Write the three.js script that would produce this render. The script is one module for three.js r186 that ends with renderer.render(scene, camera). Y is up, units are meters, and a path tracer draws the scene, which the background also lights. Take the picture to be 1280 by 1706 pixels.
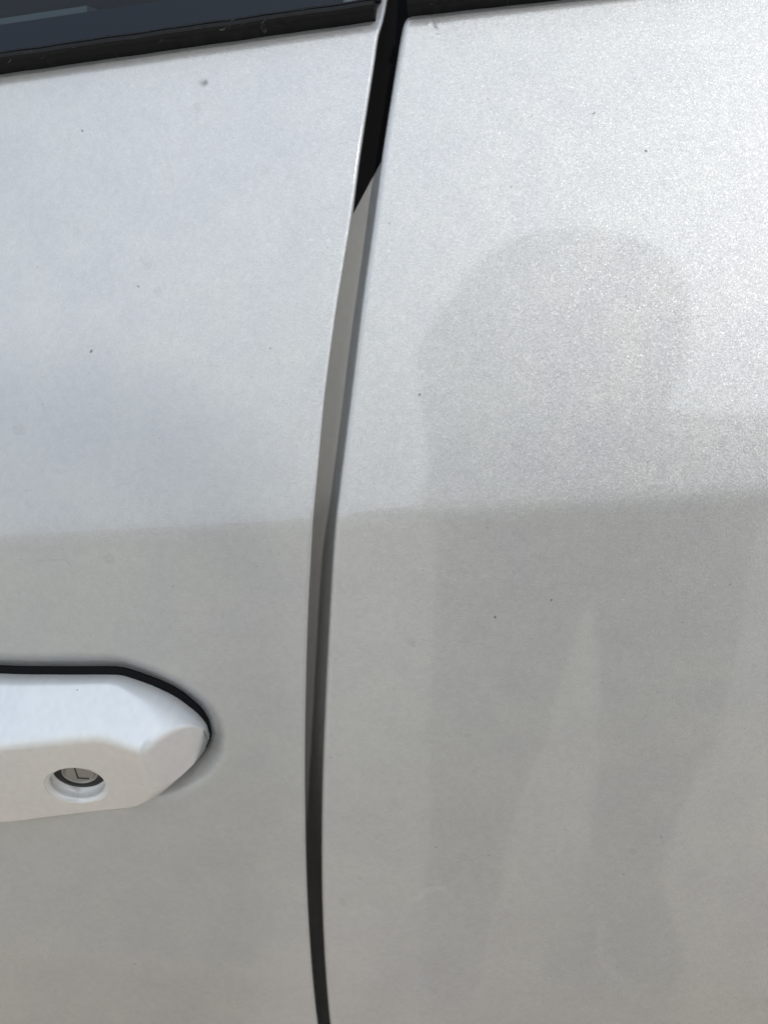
import * as THREE from 'three';
import { mergeGeometries, mergeVertices } from 'three/addons/utils/BufferGeometryUtils.js';
import { RoundedBoxGeometry } from 'three/addons/geometries/RoundedBoxGeometry.js';
import { Brush, Evaluator, SUBTRACTION } from 'three-bvh-csg';

// ---------------------------------------------------------------- camera, sky, sun, exposure
const scene = new THREE.Scene();
const SKY = 1.27;
const renderer = new THREE.WebGLRenderer({ antialias: true });
renderer.toneMapping = THREE.LinearToneMapping;
renderer.toneMappingExposure = 1.04;
renderer.shadowMap.enabled = true;
const R = Math.PI / 180;
const YAW = -5.5 * R, PITCH = -17 * R;
const FORWARD = new THREE.Vector3(Math.sin(YAW) * Math.cos(PITCH), Math.sin(PITCH), -Math.cos(YAW) * Math.cos(PITCH));
const camera = new THREE.PerspectiveCamera(50.0, 769 / 1024, 0.02, 6000);
camera.position.set(0, 0.97, 0).addScaledVector(FORWARD, -0.32);
camera.lookAt(camera.position.clone().add(FORWARD));
camera.updateMatrixWorld();

const SUN_AZ = 22 * R, SUN_EL = 41 * R;  // azimuth counted from straight out of the car's side towards its rear
const sunDir = new THREE.Vector3(Math.sin(SUN_AZ) * Math.cos(SUN_EL), Math.sin(SUN_EL), Math.cos(SUN_AZ) * Math.cos(SUN_EL));
{ // pale, hazy sky: blue overhead, whiter low down and round the veiled sun
  const w = 1024, h = 512, d = new Float32Array(w * h * 4);
  for (let j = 0; j < h; j++) for (let i = 0; i < w; i++) {
    const el = ((j + 0.5) / h - 0.5) * Math.PI, az = ((i + 0.5) / w - 0.5) * 2 * Math.PI;
    const dir = [Math.cos(el) * Math.cos(az), Math.sin(el), Math.cos(el) * Math.sin(az)];
    const c = dir[0] * sunDir.x + dir[1] * sunDir.y + dir[2] * sunDir.z, ang = Math.acos(Math.min(1, Math.max(-1, c))) / R;
    const up = Math.max(0, dir[1]), t = Math.pow(1 - up, 1.6), glow = 0.95 * Math.exp(-((ang / 30) ** 2)) + 0.2 * Math.exp(-ang / 7);
    const base = [0.60 + 0.33 * t, 0.74 + 0.24 * t, 0.965 + 0.05 * t], white = [1.0, 0.97, 0.92];
    for (let k = 0; k < 3; k++) d[(j * w + i) * 4 + k] = SKY * (base[k] + glow * white[k]);
    d[(j * w + i) * 4 + 3] = 1;
  }
  const sky = new THREE.DataTexture(d, w, h, THREE.RGBAFormat, THREE.FloatType);
  sky.mapping = THREE.EquirectangularReflectionMapping; sky.magFilter = sky.minFilter = THREE.LinearFilter; sky.needsUpdate = true;
  scene.background = sky; scene.environment = sky;
}
const sun = new THREE.DirectionalLight(new THREE.Color(1.0, 0.955, 0.88), 1.1);
sun.position.copy(sunDir).multiplyScalar(8).add(new THREE.Vector3(0, 0.97, 0));
sun.target.position.set(0, 0.97, 0);
sun.castShadow = true;
sun.shadow.radius = 5;
sun.shadow.mapSize.set(4096, 4096);
Object.assign(sun.shadow.camera, { left: -3, right: 3, top: 3, bottom: -3, near: 0.5, far: 16 });
scene.add(sun, sun.target);

// ---------------------------------------------------------------- helpers
function rng(seed) { let s = seed >>> 0; return () => { s = (s + 0x6D2B79F5) | 0; let t = Math.imul(s ^ (s >>> 15), 1 | s); t = (t + Math.imul(t ^ (t >>> 7), 61 | t)) ^ t; return ((t ^ (t >>> 14)) >>> 0) / 4294967296; }; }
const gauss = (r) => Math.sqrt(-2 * Math.log(1 - r() * 0.999999)) * Math.cos(6.2831853 * r());
const clamp = (v, a = 0, b = 1) => Math.min(b, Math.max(a, v));
const lerp = (a, b, t) => a + (b - a) * t;
const smooth = (t) => { t = clamp(t); return t * t * (3 - 2 * t); };
function table(pts) {                        // piecewise linear y(x), rising x
  return (x) => {
    const n = pts.length;
    let i = 1; while (i < n - 1 && x > pts[i][0]) i++;
    const [a, b] = [pts[i - 1], pts[i]];
    return b[1] === a[1] ? a[1] : a[1] + (b[1] - a[1]) * (x - a[0]) / (b[0] - a[0]);
  };
}
function spline(pts) {                       // smooth y(x), rising x (Catmull-Rom slopes), straight on beyond the ends
  const n = pts.length, m = pts.map((p, i) => { const a = pts[Math.max(0, i - 1)], b = pts[Math.min(n - 1, i + 1)]; return (b[1] - a[1]) / (b[0] - a[0]); });
  return (x) => {
    if (x <= pts[0][0]) return pts[0][1] + m[0] * (x - pts[0][0]);
    if (x >= pts[n - 1][0]) return pts[n - 1][1] + m[n - 1] * (x - pts[n - 1][0]);
    let i = 0; while (x > pts[i + 1][0]) i++;
    const h = pts[i + 1][0] - pts[i][0], t = (x - pts[i][0]) / h, t2 = t * t, t3 = t2 * t;
    return (2 * t3 - 3 * t2 + 1) * pts[i][1] + (t3 - 2 * t2 + t) * h * m[i] + (-2 * t3 + 3 * t2) * pts[i + 1][1] + (t3 - t2) * h * m[i + 1];
  };
}
function grid(nu, nv, fn, closed = false) {  // fn(i, j) -> [x, y, z, u, v]
  const pos = new Float32Array(nu * nv * 3), uv = new Float32Array(nu * nv * 2), idx = [];
  for (let j = 0; j < nv; j++) for (let i = 0; i < nu; i++) {
    const p = fn(i, j), k = j * nu + i;
    pos.set([p[0], p[1], p[2]], k * 3); uv.set([p[3] ?? p[0], p[4] ?? p[1]], k * 2);
  }
  for (let j = 0; j < nv - 1; j++) for (let i = 0; i < nu - 1 + (closed ? 1 : 0); i++) {
    const a = j * nu + i, b = j * nu + (i + 1) % nu, c = a + nu, d = b + nu;
    idx.push(a, b, d, a, d, c);
  }
  const g = new THREE.BufferGeometry();
  g.setAttribute('position', new THREE.BufferAttribute(pos, 3));
  g.setAttribute('uv', new THREE.BufferAttribute(uv, 2));
  g.setIndex(idx); g.computeVertexNormals();
  return g;
}
function add(name, geometry, material, parent) {
  const m = new THREE.Mesh(geometry, material);
  m.name = name; m.castShadow = m.receiveShadow = true; parent.add(m);
  return m;
}
function tag(o, label, category) { o.userData.label = label; o.userData.category = category; return o; }

// ---------------------------------------------------------------- the car's side as a surface z = side(x, y)
const TILT = table([[-0.75, -14], [-0.5, -10], [-0.3, -8.5], [-0.15, -7.5], [-0.1, -5.5], [-0.05, -1.2], [-0.004, 1.6], [-0.0012, 4.5], [0.0018, 12], [0.005, 15], [0.03, 18], [0.07, 21], [0.12, 22.5], [0.16, 23.5], [0.6, 26]]);
const Q0 = -0.75, QS = 0.0005, QN = 2700;
const profile = new Float64Array(QN + 1);
for (let i = 1; i <= QN; i++) profile[i] = profile[i - 1] - Math.tan(TILT(Q0 + (i - 0.5) * QS) * R) * QS;
const zeroAt = profile[Math.round(-Q0 / QS)];
const section = (q) => { const f = clamp((q - Q0) / QS, 0, QN - 1), i = Math.floor(f); return lerp(profile[i], profile[i + 1], f - i) - zeroAt; };
const crease = (x) => 0.96864 + 0.09122 * Math.max(-0.3, Math.min(0.3, x)) + 0.03 * (x - Math.max(-0.3, Math.min(0.3, x)));   // height of the shoulder crease
const plan = (x) => { const a = Math.abs(x); return a < 0.4 ? -a * a / 10 : -0.016 - (a - 0.4) * 0.06; };                          // bow of the doors along the car
const side = (x, y) => section(y - crease(x)) + plan(x);
const belt = (x) => 1.1098 + (x < 0 ? 0.116 * Math.max(x, -0.3) + 0.05 * Math.min(0, x + 0.3) : 0.085 * Math.min(x, 0.3) + 0.04 * Math.max(0, x - 0.3));   // lower edge of the window seals
const panelZ = (x, y) => {                   // door skin: rolls inwards under the window seal
  const b = y - (belt(x) - (x < 0 ? 0.0040 - x * 0.006 : 0.0040 - x * 0.014));
  return side(x, y) - (b <= 0 ? 0 : b < 0.0011 ? b * b * 282 : 0.00034 + (b - 0.0011) * 0.62);
};
const sideTilt = (x, y) => TILT(y - crease(x)) * R;

// the two edges of the gap between the doors: x over y
const frontEdge = spline([[0.42, 0.012], [0.6, -0.012], [0.70, -0.0213], [0.77407, -0.02545], [0.80394, -0.02642], [0.83934, -0.0265], [0.87329, -0.0257], [0.90419, -0.0246], [0.93624, -0.02303], [0.96131, -0.02134], [0.98321, -0.0197], [1.0009, -0.01847], [1.02456, -0.01600], [1.03868, -0.01413], [1.05471, -0.01202], [1.0705, -0.01041], [1.08573, -0.00858], [1.09607, -0.00731], [1.1032, -0.0065], [1.10699, -0.00566], [1.11152, -0.00505], [1.125, -0.0043]]);
const rearEdge = spline([[0.42, 0.0165], [0.6, -0.0077], [0.70, -0.0171], [0.77444, -0.02124], [0.80012, -0.02193], [0.8204, -0.02202], [0.84396, -0.0216], [0.8775, -0.02032], [0.90827, -0.0186], [0.93727, -0.01679], [0.96004, -0.01521], [0.98172, -0.01308], [1.00526, -0.01069], [1.02936, -0.00841], [1.05102, -0.00598], [1.06964, -0.0041], [1.08242, -0.00251], [1.09771, -0.00055], [1.1046, 0.00042], [1.1085, 0.0015], [1.112, 0.0043], [1.13, 0.0113]]);

// outline of the handle's end cap, seen square on, in metres
const capTop = spline([[-0.34, 0.9072], [-0.22, 0.9092], [-0.1215, 0.9101], [-0.101, 0.9110], [-0.0880, 0.9117], [-0.0842, 0.9116], [-0.0805, 0.9106], [-0.0740, 0.9083], [-0.0675, 0.9051], [-0.0625, 0.9013], [-0.0595, 0.8983], [-0.0576, 0.8951], [-0.0569, 0.8918]]);
const capBottom = spline([[-0.34, 0.862], [-0.22, 0.8595], [-0.128, 0.8580], [-0.114, 0.8603], [-0.1, 0.8627], [-0.0880, 0.8646], [-0.0830, 0.8662], [-0.0790, 0.8686], [-0.0725, 0.8733], [-0.0675, 0.8778], [-0.0620, 0.8826], [-0.0593, 0.8859], [-0.0576, 0.8888], [-0.0569, 0.8914]]);
const TIP = -0.0569;
const outline = [];
for (let i = 0; i <= 60; i++) { const x = lerp(-0.30, TIP, 1 - (1 - i / 60) ** 2); outline.push([x, capTop(x)]); }
for (let i = 60; i >= 0; i--) { const x = lerp(-0.30, TIP, 1 - (1 - i / 60) ** 2); outline.push([x, capBottom(x)]); }
function capDistance(x, y) {                 // negative inside
  let d = 1e9, inside = false;
  for (let i = 0, j = outline.length - 1; i < outline.length; j = i++) {
    const [ax, ay] = outline[i], [bx, by] = outline[j], ex = bx - ax, ey = by - ay;
    const t = clamp(((x - ax) * ex + (y - ay) * ey) / (ex * ex + ey * ey || 1e-12));
    d = Math.min(d, Math.hypot(x - ax - ex * t, y - ay - ey * t));
    if ((ay > y) !== (by > y) && x < (bx - ax) * (y - ay) / (by - ay) + ax) inside = !inside;
  }
  return inside ? -d : d;
}
const dish = (x, y) => {                     // the skin dips round the handle
  if (x > -0.045 || x < -0.34 || y > 0.93 || y < 0.845) return 0;
  const d = capDistance(x - 0.0004, y - 0.0030 * smooth((y - 0.885) / 0.02)), t = clamp((0.0064 - d) / 0.0064);
  return 0.0056 * (d < 0 ? 1 : Math.pow(t, 1.4)) * smooth((y - 0.866) / 0.014);
};

// ---------------------------------------------------------------- textures (tiles in metres)
function dataTexture(n, fill, srgb) {
  const data = new Uint8Array(n * n * 4); fill(data, n);
  const t = new THREE.DataTexture(data, n, n, THREE.RGBAFormat);
  t.wrapS = t.wrapT = THREE.RepeatWrapping; t.magFilter = THREE.LinearFilter; t.minFilter = THREE.LinearMipmapLinearFilter; t.generateMipmaps = true;
  if (srgb) t.colorSpace = THREE.SRGBColorSpace;
  t.needsUpdate = true;
  return t;
}
function valueNoise(n, cells, r) {           // tiling smooth noise, -1..1
  const g = Float32Array.from({ length: cells * cells }, () => r() * 2 - 1), out = new Float32Array(n * n);
  for (let y = 0; y < n; y++) for (let x = 0; x < n; x++) {
    const fx = x / n * cells, fy = y / n * cells, i = Math.floor(fx), j = Math.floor(fy), u = smooth(fx - i), v = smooth(fy - j);
    const a = g[j * cells + i], b = g[j * cells + (i + 1) % cells], c = g[((j + 1) % cells) * cells + i], d = g[((j + 1) % cells) * cells + (i + 1) % cells];
    out[y * n + x] = lerp(lerp(a, b, u), lerp(c, d, u), v);
  }
  return out;
}
const FLAKE_TILE = 0.21, DIRT_TILE = 0.6;
const flakeNormal = dataTexture(1024, (d, n) => {           // metal flakes lying at slightly different tilts under the lacquer
  const r = rng(11);
  for (let i = 0; i < n * n; i++) {
    const big = r() < 0.008, s = big ? 0.2 : 0.072;
    const x = gauss(r) * s, y = gauss(r) * s, l = Math.hypot(x, y, 1);
    d.set([clamp(128 + 127 * x / l, 0, 255), clamp(128 + 127 * y / l, 0, 255), 128 + 127 / l, 255], i * 4);
  }
});
flakeNormal.repeat.set(1 / FLAKE_TILE, 1 / FLAKE_TILE);
const flakeRough = dataTexture(1024, (d, n) => {
  const r = rng(12);
  for (let i = 0; i < n * n; i++) { const v = r() < 0.02 ? 110 : 195 + 60 * r(); d.set([v, v, v, 255], i * 4); }
});
flakeRough.repeat.set(1 / FLAKE_TILE, 1 / FLAKE_TILE);
const dirtAndMarksMap = dataTexture(2048, (d, n) => {               // road dust, tar specks, dried drops on the lacquer, and pale loops
  const r = rng(5), c1 = valueNoise(n, 9, r), c2 = valueNoise(n, 61, r), c3 = valueNoise(n, 400, r), img = new Float32Array(n * n * 3);
  for (let i = 0; i < n * n; i++) {
    const s = 0.915 + 0.012 * c1[i] + 0.010 * c2[i] + 0.012 * c3[i];
    img[i * 3] = s; img[i * 3 + 1] = s * (0.998 - 0.002 * c1[i]); img[i * 3 + 2] = s * (0.992 - 0.006 * c2[i]);
  }
  const px = n / DIRT_TILE;
  function blot(x, y, rad, [cr, cg, cb], a, rag = 0.3, sx = 1, turn = 0) {
    const X = x * px, Y = y * px, q = rad * px, m = Math.ceil(q * Math.max(sx, 1) * 1.8 + 1), ct = Math.cos(turn), st = Math.sin(turn);
    for (let j = -m; j <= m; j++) for (let i = -m; i <= m; i++) {
      const gx = ((Math.floor(X) + i) % n + n) % n, gy = ((Math.floor(Y) + j) % n + n) % n, k = gy * n + gx;
      const dx = Math.floor(X) + i + 0.5 - X, dy = Math.floor(Y) + j + 0.5 - Y, ex = (dx * ct + dy * st) / sx, ey = -dx * st + dy * ct;
      const w = a * clamp((q * (1 + rag * c3[k] + rag * c2[k] * 0.6) - Math.hypot(ex, ey)) / Math.max(0.8, q * 0.35) + 0.3) * (1 + 0.4 * rag * c3[k]);
      if (w > 0) { img[k * 3] = lerp(img[k * 3], cr, Math.min(1, w)); img[k * 3 + 1] = lerp(img[k * 3 + 1], cg, Math.min(1, w)); img[k * 3 + 2] = lerp(img[k * 3 + 2], cb, Math.min(1, w)); }
    }
  }
  function scratch(pts, wid, tone, a) { for (let s = 0; s < pts.length - 1; s++) { const [x0, y0] = pts[s], [x1, y1] = pts[s + 1], m = Math.ceil(Math.hypot(x1 - x0, y1 - y0) / 0.0002); for (let i = 0; i < m; i++) blot(lerp(x0, x1, i / m), lerp(y0, y1, i / m), wid, tone, a * (0.3 + 0.7 * r()), 0.2); } }
  const tar = [0.2, 0.19, 0.17], dust = [0.56, 0.54, 0.5];
  for (let i = 0; i < 1100; i++) blot(r() * DIRT_TILE, r() * DIRT_TILE, 0.00006 + 0.00014 * r() * r(), tar, 0.2 + 0.5 * r(), 0.5, 1 + r() * r() * 2, r() * 3.1);
  for (let i = 0; i < 70; i++) blot(r() * DIRT_TILE, r() * DIRT_TILE, 0.0004 + 0.0011 * r() * r(), dust, 0.03 + 0.06 * r(), 1.3, 1 + r(), r() * 3.1);
  // the marks one can find on the doors
  for (let i = 0; i < 22; i++) blot(-0.0595 + 0.0009 * gauss(r) * 0.6, 1.0909 + 0.0008 * gauss(r) * 0.6, 0.0004 + 0.0003 * r(), [0.46, 0.46, 0.43], 0.065, 0.8);
  for (const [x, y, s, a] of [[-0.0612, 1.0832, 0.0009, 0.16], [-0.0315, 1.0632, 0.0012, 0.16], [-0.0745, 1.0388, 0.0012, 0.14], [-0.0702, 1.0302, 0.0010, 0.14], [-0.034, 0.956, 0.0014, 0.12], [-0.039, 1.0655, 0.0013, 0.10]]) blot(x, y, s * 0.8, dust, a * 0.55, 1.4, 1.3, 0.5);
  for (const [x, y, s, k, t] of [[0.0575, 1.081, 0.00042, 1.8, 0.7], [0.0725, 1.0705, 0.00022, 2, 2.6], [0.0342, 1.0606, 0.0002, 1, 0], [-0.0353, 1.0149, 0.0002, 1, 0], [-0.0768, 1.0318, 0.00024, 1.8, 2.5], [0.0495, 0.9445, 0.00032, 1, 0], [0.0332, 0.9385, 0.00026, 1.8, 1.7], [0.0877, 0.8637, 0.0003, 1, 0], [-0.0907, 1.013, 0.00026, 2.6, 0.9], [-0.0384, 0.9519, 0.00026, 1, 0], [0.1004, 0.951, 0.00024, 1, 0], [0.0095, 1.003, 0.0002, 2, 1], [-0.0975, 1.077, 0.00025, 1, 0]]) blot(x, y, s, tar, 0.75, 0.4, k, t);
  for (let i = 0; i < 26; i++) { const a = i / 25; blot(-0.071 + 0.004 * Math.sin(a * 2.6), 1.0705 - 0.022 * a, 0.0005, dust, 0.05 * r(), 1); }
  scratch([[0.0205, 0.9615], [0.06, 0.9652], [0.105, 0.9690]], 0.00012, [1, 1, 1], 0.35);
  scratch([[0.0085, 0.9535], [0.017, 0.9525], [0.024, 0.9545]], 0.00016, [1, 1, 1], 0.4);
  scratch([[0.055, 0.9128], [0.078, 0.9105], [0.0905, 0.9086]], 0.0001, [1, 1, 1], 0.25);
  scratch([[-0.1075, 0.951], [-0.098, 0.9518], [-0.096, 0.9495]], 0.0003, dust, 0.08);
  // pale soft loops low on the rear door
  for (const loop of [[[0.0023, 0.8169], [0.0094, 0.8332], [0.0183, 0.8389], [0.0255, 0.8265], [0.0176, 0.8139], [0.0073, 0.8118]], [[0.0743, 0.8360], [0.0714, 0.8215], [0.0743, 0.8083], [0.0850, 0.8007], [0.0948, 0.8027], [0.0947, 0.8149], [0.0880, 0.8238], [0.0817, 0.8168]]]) {
    const c = new THREE.CatmullRomCurve3(loop.map(([x, y]) => new THREE.Vector3(x, y, 0))), m = 260;
    for (let i = 0; i < m; i++) { const t = i / m, p = c.getPoint(t); blot(p.x, p.y, 0.0009 + 0.0006 * Math.sin(t * 5), [1, 1, 0.99], 0.035 * (0.6 + 0.4 * Math.sin(t * 7)), 0.12); }
  }
  for (let i = 0; i < n * n; i++) for (let k = 0; k < 4; k++) d[i * 4 + k] = k === 3 ? 255 : clamp(img[i * 3 + k], 0, 1) * 255;
}, true);
dirtAndMarksMap.repeat.set(1 / DIRT_TILE, 1 / DIRT_TILE);
const lintMap = dataTexture(1024, (d, n) => {               // lint and dust on black rubber, tile 0.12 m
  const r = rng(31), a = new Float32Array(n * n), c = valueNoise(n, 90, r), e = valueNoise(n, 14, r);
  for (let i = 0; i < n * n; i++) a[i] = 17 + 9 * c[i] * Math.max(0, e[i] + 0.3) + 7 * r();
  for (let k = 0; k < 150; k++) {
    let x = r() * n, y = r() * n, t = r() * 6.3; const w = (r() - 0.5) * 0.25, m = 8 + r() * 45, v = 60 + 150 * r() * r();
    for (let s = 0; s < m; s++) { a[(Math.floor(y) & (n - 1)) * n + (Math.floor(x) & (n - 1))] = v; x += Math.cos(t) * 0.8; y += Math.sin(t) * 0.8; t += w + (r() - 0.5) * 0.3; }
  }
  for (let i = 0; i < n * n; i++) d.set([a[i] * 0.98, a[i], a[i] * 1.0, 255], i * 4);
}, true);
lintMap.repeat.set(1 / 0.12, 1 / 0.12);
const groundMap = dataTexture(1024, (d, n) => {             // worn concrete, tile 2 m
  const r = rng(77), a = valueNoise(n, 6, r), b = valueNoise(n, 40, r), c = valueNoise(n, 300, r);
  for (let i = 0; i < n * n; i++) { const s = 194 + 14 * a[i] + 12 * b[i] + 14 * c[i] + 10 * (r() - 0.5); d.set([s * 1.045, s * 0.99, s * 0.885, 255], i * 4); }
}, true);
groundMap.repeat.set(0.5, 0.5);
const brickMap = dataTexture(512, (d, n) => {
  const r = rng(78), b = valueNoise(n, 20, r), c = valueNoise(n, 160, r);
  for (let i = 0; i < n * n; i++) { const s = 1 + 0.08 * b[i] + 0.1 * c[i]; d.set([187 * s, 157 * s, 132 * s, 255], i * 4); }
}, true);
brickMap.repeat.set(2, 2);

// ---------------------------------------------------------------- materials
const lin = (r, g, b) => new THREE.Color().setRGB(r, g, b);
const paint = new THREE.MeshPhysicalMaterial({ name: 'silver_pearl_paint', color: lin(0.525, 0.525, 0.52), metalness: 0.54, roughness: 0.6, map: dirtAndMarksMap, normalMap: flakeNormal, roughnessMap: flakeRough, clearcoat: 1, clearcoatRoughness: 0.05 });
const jambPaint = new THREE.MeshPhysicalMaterial({ name: 'pillar_paint', color: lin(0.49, 0.492, 0.485), metalness: 0.3, roughness: 0.55, map: dirtAndMarksMap, clearcoat: 0.4, clearcoatRoughness: 0.25 });  // a little darker and less metallic than the door paint
const handlePaint = new THREE.MeshPhysicalMaterial({ name: 'handle_paint', color: lin(0.80, 0.802, 0.79), metalness: 0.12, roughness: 0.4, map: dirtAndMarksMap, clearcoat: 1, clearcoatRoughness: 0.03 });
const rubber = new THREE.MeshPhysicalMaterial({ name: 'black_rubber', color: lin(1, 1, 1), map: lintMap, roughness: 0.62, specularIntensity: 0.3 });
const plainBlack = new THREE.MeshPhysicalMaterial({ name: 'plain_black', color: lin(0.006, 0.006, 0.007), roughness: 0.7, specularIntensity: 0.3 });  // sill black; also stands for the shade in the gap round the handle
const tape = new THREE.MeshPhysicalMaterial({ name: 'matt_black_tape', color: lin(0.004, 0.004, 0.005), roughness: 0.75, specularIntensity: 0.3 });
const glass = new THREE.MeshPhysicalMaterial({ name: 'tinted_glass', color: lin(0.5, 0.56, 0.6), transmission: 1, thickness: 0, roughness: 0.02, ior: 1.3 });
const trimNavy = new THREE.MeshStandardMaterial({ name: 'inner_trim', color: lin(0.006, 0.008, 0.016), roughness: 0.8 });
const trimGrey = new THREE.MeshStandardMaterial({ name: 'inner_seal', color: lin(0.1, 0.11, 0.11), roughness: 0.8 });
const darkSteel = new THREE.MeshStandardMaterial({ name: 'lock_ring', color: lin(0.01, 0.01, 0.01), roughness: 0.5 });
const zinc = new THREE.MeshStandardMaterial({ name: 'lock_face', color: lin(0.36, 0.36, 0.34), metalness: 0.8, roughness: 0.5 });
const tyreMat = new THREE.MeshStandardMaterial({ name: 'tyre', color: lin(0.02, 0.02, 0.02), roughness: 0.85 });
const rimMat = new THREE.MeshStandardMaterial({ name: 'rim', color: lin(0.55, 0.56, 0.57), metalness: 0.8, roughness: 0.35 });

// ---------------------------------------------------------------- ground
const ground = new THREE.Mesh(new THREE.PlaneGeometry(3000, 3000), new THREE.MeshStandardMaterial({ name: 'concrete', map: groundMap, roughness: 0.9 }));
ground.geometry.rotateX(-Math.PI / 2);
{ const p = ground.geometry.attributes.position, u = ground.geometry.attributes.uv; for (let i = 0; i < p.count; i++) u.setXY(i, p.getX(i), p.getZ(i)); }
ground.name = 'ground'; ground.userData.kind = 'structure'; ground.receiveShadow = true;
scene.add(ground);
const strip = add('path', new RoundedBoxGeometry(12, 0.05, 0.70, 2, 0.008).translate(0, -0.005, 0.17), new THREE.MeshStandardMaterial({ name: 'clay_paving', map: brickMap, roughness: 0.9 }), scene);
{ const p = strip.geometry.attributes.position, u = strip.geometry.attributes.uv; for (let i = 0; i < p.count; i++) u.setXY(i, p.getX(i), p.getZ(i)); }
strip.userData.kind = 'structure';

// ---------------------------------------------------------------- the car
const car = new THREE.Group(); car.name = 'car'; scene.add(car);
tag(car, 'silver white car side with two doors, black window seals and a pull handle', 'car');

function rowHeights(fine) {                  // rows of the door skin, as heights above the crease; the last part runs up to the belt
  const q = [];
  for (let v = -0.55; v < -0.25; v += 0.02) q.push(v);
  for (let v = -0.25; v < -0.005; v += fine) q.push(v);
  for (let v = -0.005; v < 0.010; v += 0.0004) q.push(v);
  for (let v = 0.010; v < 0.10; v += 0.0016) q.push(v);
  return q;
}
function doorSkin(edge, s, hem, far, fine, dip) {
  const q = rowHeights(fine), nTop = 60, nv = q.length + nTop, cols = [];
  for (const f of [[0.018, 0.008], [0.0022, 0.008], [0.0022, 0.0008], [0.0018, 0.0001]]) cols.push({ flange: f[0], inset: f[1] });
  for (let k = 8; k >= 1; k--) cols.push({ arc: k / 8 * Math.PI / 2 });
  let w = 0; while (w < 0.155) { cols.push({ w }); w += w < 0.006 ? 0.0005 : fine; }
  for (let k = 1; k <= 24; k++) cols.push({ w: lerp(0.155, Math.abs(far), (k / 24) ** 1.5) });
  const g = grid(cols.length, nv, (i, j) => {
    const c = cols[i], heights = (x) => j < q.length ? crease(x) + q[j] : lerp(crease(x) + 0.10, belt(x) + lerp(0.0055, 0.014, smooth(Math.abs(x) < 0.0085 ? 1 : 1 - (Math.abs(x) - 0.0085) / 0.003)), ((j - q.length + 1) / nTop));
    let y = heights(0), xe = edge(y); y = heights(xe); xe = edge(y); y = heights(xe); xe = edge(y);
    if (c.w === undefined) {
      const z0 = panelZ(xe + s * hem, y);
      if (c.arc !== undefined) { const x = xe + s * hem * (1 - Math.sin(c.arc)); return [x, y, z0 - hem * (1 - Math.cos(c.arc)), x, y]; }
      return [xe + s * c.inset, y, z0 - hem - c.flange, xe - s * c.flange, y];
    }
    const t = c.w / Math.abs(far), x = lerp(xe + s * hem, far, t);
    y = heights(x);
    return [x, y, panelZ(x, y) - (dip ? dish(x, y) : 0), x, y];
  });
  if (s < 0) flip(g);
  return g;
}
function flip(g) { const a = g.index.array; for (let i = 0; i < a.length; i += 3) { const t = a[i + 1]; a[i + 1] = a[i + 2]; a[i + 2] = t; } g.computeVertexNormals(); return g; }
const frontDoor = add('front_door', doorSkin(frontEdge, -1, 0.0010, -1.0, 0.0008, true), paint, car);
const rearDoor = add('rear_door', doorSkin(rearEdge, 1, 0.0021, 0.92, 0.0012, false), paint, car);

// pillar behind the gap, body colour below a slanting edge, black tape above it
function gapStrip(y0, y1, n, depth, x0, x1, cutLow) {
  return grid(9, n, (i, j) => {
    let y = lerp(y0, y1, j / (n - 1)); const t = i / 8;
    const xm = (frontEdge(y) + rearEdge(y)) / 2, x = xm + lerp(x0, x1, t);
    if (cutLow) y = Math.max(y, cutLow(x));
    return [x, y, side(x, y) - depth(y), x, y];
  });
}
const jambDepth = (y) => 0.0175 + 0.010 * smooth((0.90 - y) / 0.12);
const cutLine = (x) => 1.05448 + (x + 0.01301) * (1.0698 - 1.05448) / (-0.00498 + 0.01301);
const pillar = add('center_pillar', gapStrip(0.42, 1.35, 300, jambDepth, -0.045, 0.045), jambPaint, car);
add('pillar_tape', gapStrip(1.03, 1.13, 120, (y) => jambDepth(y) - 0.0004, -0.012, 0.02, cutLine), tape, pillar);

// window seals: one rubber section swept along each belt line
function seal(x0, x1, n) {
  const sec = [[-0.0002, -0.006], [0, 0.0030], [0.0003, 0.0046], [0.0011, 0.0054], [0.0021, 0.0054], [0.0028, 0.0046], [0.0030, 0.0028], [0.0035, 0.0028], [0.0039, 0.0034], [0.0045, 0.0032], [0.0049, 0.0016], [0.0051, -0.006]];
  const parts = [];
  for (let k = 0; k < sec.length - 1; k++) {
    const a = sec[k], b = sec[k + 1];
    parts.push(grid(n, 5, (i, j) => {
      const x = lerp(x0, x1, i / (n - 1)), v = lerp(a[0], b[0], j / 4), w = lerp(a[1], b[1], j / 4), t = sideTilt(x, belt(x));
      const wob = 0.00012 * Math.sin(x * 310 + 1.3) * Math.sin(x * 97);
      const y = belt(x) + v * Math.cos(t) + w * Math.sin(t) + wob;
      return [x, y, side(x, belt(x)) - v * Math.sin(t) + w * Math.cos(t), x, k * 0.0021 + j * 0.0004 + v];
    }));
  }
  for (const x of [x0, x1]) {
    const shape = new THREE.Shape(sec.map(([v, w]) => new THREE.Vector2(v, w)));
    const g = new THREE.ShapeGeometry(shape), p = g.attributes.position, t = sideTilt(x, belt(x));
    for (let i = 0; i < p.count; i++) { const v = p.getX(i), w = p.getY(i); p.setXYZ(i, x, belt(x) + v * Math.cos(t) + w * Math.sin(t), side(x, belt(x)) - v * Math.sin(t) + w * Math.cos(t)); }
    g.computeVertexNormals(); parts.push(g);
  }
  return mergeGeometries(parts);
}
add('window_seal', seal(-1.0, -0.0076, 500), rubber, car);
add('window_seal', seal(0.0022, 0.9, 400), rubber, car);

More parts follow.
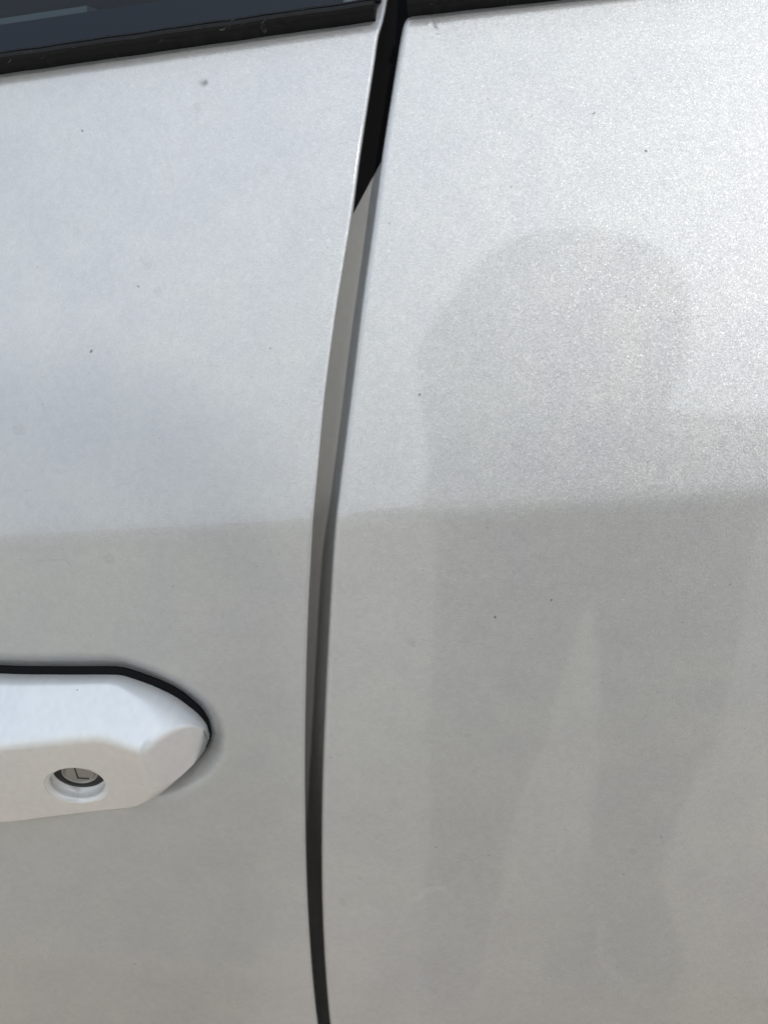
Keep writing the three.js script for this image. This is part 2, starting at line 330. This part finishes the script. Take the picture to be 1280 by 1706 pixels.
// panes, the inner door trim behind them, black covers on the window frames beside the gap
function pane(x0, x1, y0, y1, depth) { return grid(12, 24, (i, j) => { const x = lerp(x0, x1, i / 11), y = belt(x) + lerp(y0, y1, j / 23); return [x, y, side(x, y) - depth, x, y]; }); }
add('window_glass', pane(-0.98, -0.012, -0.006, 0.40, 0.0028), glass, car);
add('window_glass', pane(0.05, 0.9, -0.006, 0.40, 0.0028), glass, car);
function slab(x0, x1, y0, y1, front, back) { return mergeGeometries([front, back].map((d) => pane(x0, x1, y0, y1, d))); }
function solidSlab(x0, x1, y0, y1, front, back) {
  const n = 24, ring = (i) => { const x = lerp(x0, x1, i / (n - 1)), pts = []; for (const [dy, d] of [[y0, front], [y1, front], [y1, back], [y0, back]]) { const y = belt(x) + dy; pts.push([x, y, side(x, y) - d]); } return pts; };
  const parts = [];
  for (let k = 0; k < 4; k++) parts.push(grid(n, 2, (i, j) => { const p = ring(i)[(k + j) % 4]; return [p[0], p[1], p[2], p[0], p[1] + p[2]]; }));
  for (const i of [0, n - 1]) { const r = ring(i); parts.push(grid(2, 2, (a, b) => r[b ? (a ? 2 : 3) : (a ? 1 : 0)])); }
  return mergeGeometries(parts);
}
const innerTrim = add('inner_trim', solidSlab(-0.98, -0.02, -0.012, 0.0165, 0.012, 0.04), trimNavy, car);
add('inner_seal', solidSlab(-0.97, -0.1035, 0.0166, 0.0186, 0.0125, 0.03), trimGrey, innerTrim);
add('inner_trim', solidSlab(0.05, 0.9, -0.012, 0.012, 0.012, 0.04), trimNavy, car);
add('pillar_cover', solidSlab(-0.0125, -0.0065, 0.0052, 0.40, 0.0005, 0.012), tape, car);
add('pillar_cover', solidSlab(0.0022, 0.052, 0.0052, 0.40, 0.0005, 0.012), tape, car);

// sill, wings, wheels, roof and the far side, which close the car
const wheelX = [-1.52, 1.42], wheelR = 0.33;
add('sill', grid(40, 10, (i, j) => { const x = lerp(-1.1, 1.0, i / 39), t = j / 9; return [x, lerp(0.43, 0.2, t), side(x, 0.45) - 0.012 - 0.09 * t * t, x, 0.43 - 0.23 * t]; }), plainBlack, car);
function wing(x0, x1, cx) {
  const g = grid(60, 50, (i, j) => {
    const x = lerp(x0, x1, i / 59), d = Math.abs(x - cx), arch = d < 0.39 ? 0.33 + Math.sqrt(0.39 ** 2 - d * d) : 0.28;
    const y = lerp(Math.max(0.28, arch), belt(x) + 0.01, j / 49);
    return [x, y, side(x, Math.max(y, 0.42)), x, y];
  });
  return g;
}
add('front_wing', wing(-2.3, -1.005, wheelX[0]), paint, car);
add('rear_wing', wing(0.926, 2.2, wheelX[1]), paint, car);
for (const cx of wheelX) for (const wz of [-0.17, -1.62]) {
  const tyre = add('wheel', new THREE.TorusGeometry(0.255, 0.075, 14, 40).translate(cx, wheelR, wz), tyreMat, car);
  add('rim', new THREE.CylinderGeometry(0.2, 0.17, 0.12, 32).rotateX(Math.PI / 2).translate(cx, wheelR, wz), rimMat, tyre);
}
const shellMat = new THREE.MeshStandardMaterial({ name: 'cabin', color: lin(0.08, 0.08, 0.085), roughness: 0.9 });
const box = (w, h, d, x, y, z) => new THREE.BoxGeometry(w, h, d).translate(x, y, z);
add('cabin_shell', mergeGeometries([box(4.4, 0.9, 0.04, -0.05, 0.75, -1.78), box(4.4, 0.04, 1.6, -0.05, 0.28, -0.98), box(0.04, 0.86, 1.45, -2.25, 0.75, -1.03), box(0.04, 0.86, 1.45, 2.15, 0.75, -1.03), box(1.2, 0.03, 1.5, -1.65, 1.0, -1.0), box(1.9, 0.45, 0.03, -0.05, 1.3, -1.62)]), shellMat, car);
add('roof', grid(20, 16, (i, j) => { const x = lerp(-1.05, 1.4, i / 19), t = j / 15; return [x, 1.47 + 0.07 * Math.sin(Math.PI * t), lerp(-0.16, -1.6, t), x, t]; }), paint, car);

// ---------------------------------------------------------------- handle
const smin = (a, b, k) => { const h = Math.max(k - Math.abs(a - b), 0) / k; return Math.min(a, b) - h * h * k * 0.25; };
function capHeight(x, y) {                   // millimetres above the door's surface
  const X = x * 1000, Y = y * 1000;
  const upper = 2.2 + (911.2 + (X + 85) * 0.02 - Y) * 1.03;
  const end = 17.4 - 0.68 * ((X + 73.7) * 0.75 + (Y - 893.2) * 0.66) - 1.07 * ((X + 73.7) * 0.66 - (Y - 893.2) * 0.75);
  const dx = X + 86.6, bend = dx < 0 ? -dx * 0.16 : dx * 0.30;
  const lower = 14.6 + (Y - 900.8) * 0.39 + Math.sqrt(bend * bend + 0.6) - 0.5;
  const rim = 1.4 + 5.2 * Math.sqrt(Math.max(0, -capDistance(x, y)) * 1000 + 0.02);
  return smin(smin(smin(upper, lower, 3.6), end, 3.6), rim, 2.6);
}
function handleGeometry() {
  const nu = 170, nv = 74;
  const ys = (i, t) => { const x = lerp(-0.30, TIP, 1 - (1 - i / (nu - 1)) ** 2.2); const a = capBottom(x), b = capTop(x); return [x, lerp(a, b, t)]; };
  const top = grid(nu, nv, (i, j) => {
    const t = (j - 2) / (nv - 5), u = 0.5 - 0.5 * Math.cos(Math.PI * clamp(t)), [x, y] = ys(i, lerp(clamp(t), u, 0.6));
    if (j < 2 || j > nv - 3) return [x, y, side(x, y) - 0.0095 + (j === 1 || j === nv - 2 ? 0.0085 : 0), x, y];
    return [x, y, side(x, y) + capHeight(x, y) / 1000, x, y];
  });
  return top;
}
// key hole: a bore with a flared mouth, square to the lower face of the cap
const keyX = -0.0985, keyY = 0.8768, keyZ = side(keyX, keyY) + capHeight(keyX, keyY) / 1000;
const nrm = (() => { const e = 0.0015, zx = (side(keyX + e, keyY) + capHeight(keyX + e, keyY) / 1000 - side(keyX - e, keyY) - capHeight(keyX - e, keyY) / 1000) / (2 * e), zy = (side(keyX, keyY + e) + capHeight(keyX, keyY + e) / 1000 - side(keyX, keyY - e) - capHeight(keyX, keyY - e) / 1000) / (2 * e); return new THREE.Vector3(-zx, -zy, 1).normalize(); })();
const keyTurn = new THREE.Quaternion().setFromUnitVectors(new THREE.Vector3(0, 1, 0), nrm);
const prof = [[0, -0.0064]];
prof.push([0.0086, -0.0064]);
for (let k = 0; k <= 8; k++) { const a = k / 8 * Math.PI / 2; prof.push([0.0086 + 0.0016 * (1 - Math.cos(a)), -0.0016 + 0.0016 * Math.sin(a)]); }
prof.push([0.0106, 0.004], [0, 0.004]);
const boreGeo = new THREE.LatheGeometry(prof.map(([x, y]) => new THREE.Vector2(x, y)), 72, Math.PI);
boreGeo.applyQuaternion(keyTurn).translate(keyX, keyY, keyZ);
function closedCap() {                       // the cap as a closed solid for the boolean
  const g = handleGeometry(), n = g.attributes.position.count, back = g.clone(), p = back.attributes.position;
  for (let i = 0; i < n; i++) { const x = p.getX(i), y = p.getY(i); p.setZ(i, side(x, y) - 0.0096); }
  flip(back);
  return mergeGeometries([g, back]);
}
const evaluator = new Evaluator(); evaluator.useGroups = false; evaluator.attributes = ['position', 'normal', 'uv'];
const solid = new Brush(closedCap()); solid.updateMatrixWorld();
const bore = new Brush(boreGeo); bore.updateMatrixWorld();
const capGeo = evaluator.evaluate(solid, bore, SUBTRACTION).geometry;
const handle = add('door_handle', capGeo, handlePaint, frontDoor);
// black sheet under the cap, painting in the shade of the gap above it
const gapShadePts = [];
for (const [x, y] of outline) { const cx = -0.16, cy = 0.889; const up = smooth((y - 0.884) / 0.022); gapShadePts.push(new THREE.Vector2(x + (x > -0.09 ? 0.0010 * clamp((x + 0.09) / 0.03) * lerp(0.2, 1, up) : 0), y + lerp(-0.0003, 0.0026, up))); }
const gapShadeGeo = new THREE.ExtrudeGeometry(new THREE.Shape(gapShadePts), { depth: 0.0046, bevelEnabled: false, curveSegments: 1 });
{ const p = gapShadeGeo.attributes.position; for (let i = 0; i < p.count; i++) p.setZ(i, p.getZ(i) + side(p.getX(i), p.getY(i)) - 0.0092); gapShadeGeo.computeVertexNormals(); }
add('handle_gap_shade', gapShadeGeo, plainBlack, frontDoor);
// lock barrel at the bottom of the bore
function lathe(pts, seg = 64) { const g = new THREE.LatheGeometry(pts.map(([x, y]) => new THREE.Vector2(x, y)), seg); return g.applyQuaternion(keyTurn).translate(keyX, keyY, keyZ); }
const lock = add('lock_cylinder', lathe([[0.00858, -0.0063], [0.00858, -0.0054], [0.0070, -0.0050], [0.0062, -0.0050], [0.0060, -0.0056], [0, -0.0056]]), darkSteel, frontDoor);
add('lock_face', lathe([[0.0059, -0.0057], [0.0059, -0.0051], [0.0057, -0.0049], [0.0053, -0.0049], [0.0052, -0.0054], [0.0047, -0.0054], [0.0046, -0.0048], [0, -0.0048]]), zinc, frontDoor);
{ // key slot flap: two dark lines meeting in a corner
  const bar = (x0, y0, x1, y1) => { const l = Math.hypot(x1 - x0, y1 - y0); return new THREE.BoxGeometry(l + 0.0004, 0.0002, 0.0004).rotateY(-Math.atan2(y1 - y0, x1 - x0) * -1).translate((x0 + x1) / 2, -0.00475, -(y0 + y1) / 2); };
  const g = mergeGeometries([bar(-0.0006, -0.0026, -0.0018, 0.0045), bar(-0.0006, -0.0026, 0.0028, -0.0026)]);
  g.applyQuaternion(keyTurn).translate(keyX, keyY, keyZ);
  add('key_slot', g, darkSteel, frontDoor);
}

// ---------------------------------------------------------------- the person who takes the picture: only mirrored in the paint
function surfaceNets(sdf, lo, hi, cell) {
  const n = [0, 1, 2].map((k) => Math.ceil((hi[k] - lo[k]) / cell) + 1), f = new Float32Array(n[0] * n[1] * n[2]);
  const at = (i, j, k) => (k * n[1] + j) * n[0] + i;
  for (let k = 0; k < n[2]; k++) for (let j = 0; j < n[1]; j++) for (let i = 0; i < n[0]; i++) f[at(i, j, k)] = sdf(lo[0] + i * cell, lo[1] + j * cell, lo[2] + k * cell);
  const id = new Int32Array(f.length).fill(-1), pos = [], idx = [];
  for (let k = 0; k < n[2] - 1; k++) for (let j = 0; j < n[1] - 1; j++) for (let i = 0; i < n[0] - 1; i++) {
    let cx = 0, cy = 0, cz = 0, c = 0;
    for (let e = 0; e < 12; e++) {
      const ax = e >> 2, b = e & 1, d = (e >> 1) & 1, o = [0, 0, 0]; o[(ax + 1) % 3] = b; o[(ax + 2) % 3] = d;
      const p = [...o]; p[ax] = 1;
      const fa = f[at(i + o[0], j + o[1], k + o[2])], fb = f[at(i + p[0], j + p[1], k + p[2])];
      if ((fa < 0) !== (fb < 0)) { const t = fa / (fa - fb); cx += o[0] + (ax === 0 ? t : 0); cy += o[1] + (ax === 1 ? t : 0); cz += o[2] + (ax === 2 ? t : 0); c++; }
    }
    if (c) { id[at(i, j, k)] = pos.length / 3; pos.push(lo[0] + (i + cx / c) * cell, lo[1] + (j + cy / c) * cell, lo[2] + (k + cz / c) * cell); }
  }
  const quad = (a, b, c, d, s) => { if (a < 0 || b < 0 || c < 0 || d < 0) return; s ? idx.push(a, b, c, a, c, d) : idx.push(a, c, b, a, d, c); };
  for (let k = 1; k < n[2] - 1; k++) for (let j = 1; j < n[1] - 1; j++) for (let i = 1; i < n[0] - 1; i++) {
    const s = f[at(i, j, k)] < 0;
    if (s !== f[at(i + 1, j, k)] < 0) quad(id[at(i, j - 1, k - 1)], id[at(i, j, k - 1)], id[at(i, j, k)], id[at(i, j - 1, k)], s);
    if (s !== f[at(i, j + 1, k)] < 0) quad(id[at(i - 1, j, k - 1)], id[at(i - 1, j, k)], id[at(i, j, k)], id[at(i, j, k - 1)], s);
    if (s !== f[at(i, j, k + 1)] < 0) quad(id[at(i - 1, j - 1, k)], id[at(i, j - 1, k)], id[at(i, j, k)], id[at(i - 1, j, k)], s);
  }
  const g = new THREE.BufferGeometry();
  g.setAttribute('position', new THREE.Float32BufferAttribute(pos, 3)); g.setIndex(idx); g.computeVertexNormals();
  return g;
}
const bone = (a, b, ra, rb) => (x, y, z) => {
  const ex = b[0] - a[0], ey = b[1] - a[1], ez = b[2] - a[2], px = x - a[0], py = y - a[1], pz = z - a[2];
  const t = clamp((px * ex + py * ey + pz * ez) / (ex * ex + ey * ey + ez * ez));
  return Math.hypot(px - ex * t, py - ey * t, pz - ez * t) - lerp(ra, rb, t);
};
const ball = (c, r) => (x, y, z) => { const k = Math.hypot((x - c[0]) / r[0], (y - c[1]) / r[1], (z - c[2]) / r[2]); return (k - 1) * Math.min(...r); };
const join = (list, k) => (x, y, z) => { let d = 1e3; for (const s of list) d = smin(d, s(x, y, z), k); return d; };
const J = {
  head: [0.068, 1.343, 0.500], neck: [0.09, 1.222, 0.55], chest: [0.125, 1.10, 0.61], waist: [0.14, 0.96, 0.665], pelvis: [0.145, 0.85, 0.685],
  sl: [0.028, 1.165, 0.58], sr: [0.275, 1.165, 0.58], el: [-0.005, 0.945, 0.53], er: [0.33, 0.96, 0.52], wl: [-0.045, 1.0, 0.385], wr: [0.115, 1.0, 0.385],
  hl: [0.07, 0.82, 0.685], hr: [0.22, 0.82, 0.69], kl: [0.052, 0.45, 0.655], kr: [0.242, 0.45, 0.665], al: [0.042, 0.085, 0.69], ar: [0.25, 0.085, 0.70],
};
const phoneCentre = camera.position.clone().addScaledVector(FORWARD, -0.011).add(new THREE.Vector3(0, 1, 0).applyQuaternion(camera.quaternion).multiplyScalar(-0.055));
const toPhone = (v) => new THREE.Vector3(...v).applyQuaternion(camera.quaternion).add(phoneCentre).toArray();
function hand(s, wrist) {                    // s: -1 the hand at the phone's left edge, 1 at its right; phone's own axes: x right, y up, z towards the person
  const P = (x, y, z) => toPhone([s * x, y, z]), list = [bone(wrist, P(0.050, -0.045, 0.030), 0.024, 0.022), bone(P(0.050, -0.055, 0.026), P(0.047, -0.018, 0.022), 0.017, 0.015), bone(P(0.054, -0.050, 0.018), P(0.053, -0.012, 0.012), 0.013, 0.012)];
  [[0.0, 0.062, 0.0088], [-0.020, 0.060, 0.0092], [-0.040, 0.054, 0.0088], [-0.058, 0.046, 0.008]].forEach(([y, l, r]) => {
    list.push(bone(P(0.054, y - 0.008, 0.014), P(0.053, y, -0.006), r, r * 0.95), bone(P(0.053, y, -0.006), P(0.053 - l * 0.38, y + 0.006, -0.0145), r * 0.95, r * 0.88), bone(P(0.053 - l * 0.38, y + 0.006, -0.0145), P(0.053 - l * 0.62, y + 0.008, -0.0138), r * 0.88, r * 0.78));
  });
  list.push(bone(P(0.050, -0.040, 0.030), P(0.042, -0.008, 0.024), 0.013, 0.0105), bone(P(0.042, -0.008, 0.024), P(0.026, 0.016, 0.0160), 0.0105, 0.009));
  return list;
}
const handsL = hand(-1, J.wl), handsR = hand(1, J.wr);
const lean = (f) => (x, y, z) => f(x, y + 0.055, z + 0.10);
const headList = [ball([0.068, 1.398, 0.600], [0.074, 0.104, 0.09]), ball([0.068, 1.36, 0.575], [0.055, 0.07, 0.06]), ball([0.068, 1.315, 0.545], [0.028, 0.022, 0.028]), bone([0.068, 1.405, 0.513], [0.068, 1.372, 0.497], 0.008, 0.014), bone([0.038, 1.418, 0.527], [0.098, 1.418, 0.527], 0.013, 0.013), bone([0.050, 1.343, 0.522], [0.086, 1.343, 0.522], 0.009, 0.009), ball([-0.007, 1.39, 0.605], [0.011, 0.03, 0.02]), ball([0.143, 1.39, 0.605], [0.011, 0.03, 0.02])].map(lean);
const armsList = [bone(J.sl, J.el, 0.05, 0.04), bone(J.el, J.wl, 0.038, 0.026), bone(J.sr, J.er, 0.05, 0.04), bone(J.er, J.wr, 0.038, 0.026)];
const trunk = [bone(J.neck, J.head, 0.05, 0.05), bone(J.neck, J.chest, 0.055, 0.1), bone([0.07, 1.115, 0.6], [0.20, 1.115, 0.6], 0.09, 0.09), bone(J.sl, J.sr, 0.052, 0.052), bone(J.chest, J.waist, 0.115, 0.11), bone([0.09, 0.97, 0.66], [0.19, 0.97, 0.66], 0.09, 0.09), bone([0.085, 0.86, 0.685], [0.21, 0.86, 0.685], 0.092, 0.092)];
const legs = [bone(J.hl, J.kl, 0.07, 0.048), bone(J.kl, J.al, 0.047, 0.034), bone(J.hr, J.kr, 0.07, 0.048), bone(J.kr, J.ar, 0.047, 0.034)];
const feet = [J.al, J.ar].map((a, i) => join([bone([a[0], 0.05, a[2] + 0.03], [a[0] + (i ? 0.02 : -0.015), 0.04, a[2] - 0.16], 0.036, 0.03), bone(a, [a[0], 0.055, a[2]], 0.036, 0.038)], 0.03));
const bodySdf = join([...headList, ...armsList, ...trunk, ...legs, ...feet], 0.03);
const skin = new THREE.MeshStandardMaterial({ name: 'skin', color: lin(0.36, 0.22, 0.15), roughness: 0.55 });
const person = new THREE.Group(); person.name = 'person'; scene.add(person);
tag(person, 'person in dark jacket and grey trousers holding up a phone, mirrored in the rear door', 'person');
person.position.set(0.14, 0, 0.68);
const own = (g) => g.translate(-0.14, 0, -0.68);
add('body', own(mergeGeometries([surfaceNets(bodySdf, [-0.17, 0, 0.32], [0.45, 1.54, 0.82], 0.012), surfaceNets(join(handsL, 0.006), [-0.13, 0.90, 0.25], [0.04, 1.10, 0.46], 0.004), surfaceNets(join(handsR, 0.006), [0.02, 0.90, 0.25], [0.17, 1.10, 0.46], 0.004)])), skin, person);
const jacket = new THREE.MeshStandardMaterial({ name: 'jacket_cloth', color: lin(0.03, 0.031, 0.035), roughness: 0.9 });
const trousers = new THREE.MeshStandardMaterial({ name: 'trouser_cloth', color: lin(0.16, 0.155, 0.15), roughness: 0.9 });
const hairMat = new THREE.MeshStandardMaterial({ name: 'hair', color: lin(0.02, 0.016, 0.013), roughness: 0.6 });
const shoeMat = new THREE.MeshStandardMaterial({ name: 'shoe', color: lin(0.2, 0.2, 0.2), roughness: 0.7 });
const soleMat = new THREE.MeshStandardMaterial({ name: 'sole', color: lin(0.8, 0.8, 0.78), roughness: 0.7 });
const sleeves = [bone(J.sl, J.el, 0.062, 0.052), bone(J.el, J.wl, 0.05, 0.036), bone(J.sr, J.er, 0.062, 0.052), bone(J.er, J.wr, 0.05, 0.036)];
const coat = join([...trunk.slice(1).map((s) => (x, y, z) => s(x, y, z) - 0.014), ...sleeves], 0.035);
add('jacket', own(surfaceNets((x, y, z) => Math.max(coat(x, y, z), 0.83 - y, y - 1.26, 0.40 - z), [-0.19, 0.8, 0.36], [0.47, 1.34, 0.84], 0.012)), jacket, person);
const leg2 = join([...legs.map((s) => (x, y, z) => s(x, y, z) - 0.014), bone([0.085, 0.86, 0.685], [0.21, 0.86, 0.685], 0.1, 0.1)], 0.03);
add('trousers', own(surfaceNets((x, y, z) => Math.max(leg2(x, y, z), 0.07 - y, y - 0.9), [-0.09, 0.04, 0.5], [0.39, 0.94, 0.84], 0.012)), trousers, person);
const hair = join([ball([0.070, 1.405, 0.612], [0.104, 0.112, 0.110]), bone([0.035, 1.455, 0.612], [0.105, 1.455, 0.612], 0.06, 0.06), ball([0.066, 1.36, 0.65], [0.105, 0.12, 0.075]), bone([0.006, 1.395, 0.61], [-0.006, 1.235, 0.615], 0.046, 0.04), bone([-0.005, 1.38, 0.65], [0.0, 1.2, 0.70], 0.06, 0.045)], 0.035);
add('hair', own(surfaceNets((x, y, z) => lean((a, b, c) => Math.max(hair(a, b, c), -ball([0.068, 1.345, 0.50], [0.07, 0.105, 0.075])(a, b, c)))(x, y, z), [-0.11, 1.07, 0.36], [0.22, 1.51, 0.68], 0.008)), hairMat, person);
feet.forEach((s, i) => {
  const a = [J.al, J.ar][i], shoe = add('shoe', own(surfaceNets((x, y, z) => Math.max(s(x, y, z) - 0.01, 0.024 - y, y - 0.10), [a[0] - 0.1, 0, a[2] - 0.24], [a[0] + 0.1, 0.13, a[2] + 0.12], 0.008)), shoeMat, person);
  add('sole', own(surfaceNets((x, y, z) => Math.max(s(x, Math.max(0.045, y), z) - 0.014, y - 0.026, 0.001 - y), [a[0] - 0.1, -0.02, a[2] - 0.25], [a[0] + 0.1, 0.05, a[2] + 0.13], 0.008)), soleMat, shoe);
});
// the phone
const phone = new THREE.Group(); phone.name = 'phone'; scene.add(phone);
tag(phone, 'slim dark phone held upright in both hands, its lens towards the car', 'phone');
phone.position.copy(phoneCentre); phone.quaternion.copy(camera.quaternion);
add('phone_case', new RoundedBoxGeometry(0.076, 0.16, 0.009, 4, 0.004), new THREE.MeshStandardMaterial({ name: 'phone_body', color: lin(0.02, 0.02, 0.024), roughness: 0.3 }), phone);
add('lens', new THREE.CylinderGeometry(0.007, 0.007, 0.001, 32).rotateX(Math.PI / 2).translate(0, 0.055, -0.005), new THREE.MeshStandardMaterial({ name: 'lens_glass', color: lin(0.01, 0.01, 0.015), roughness: 0.05 }), phone);

renderer.render(scene, camera);
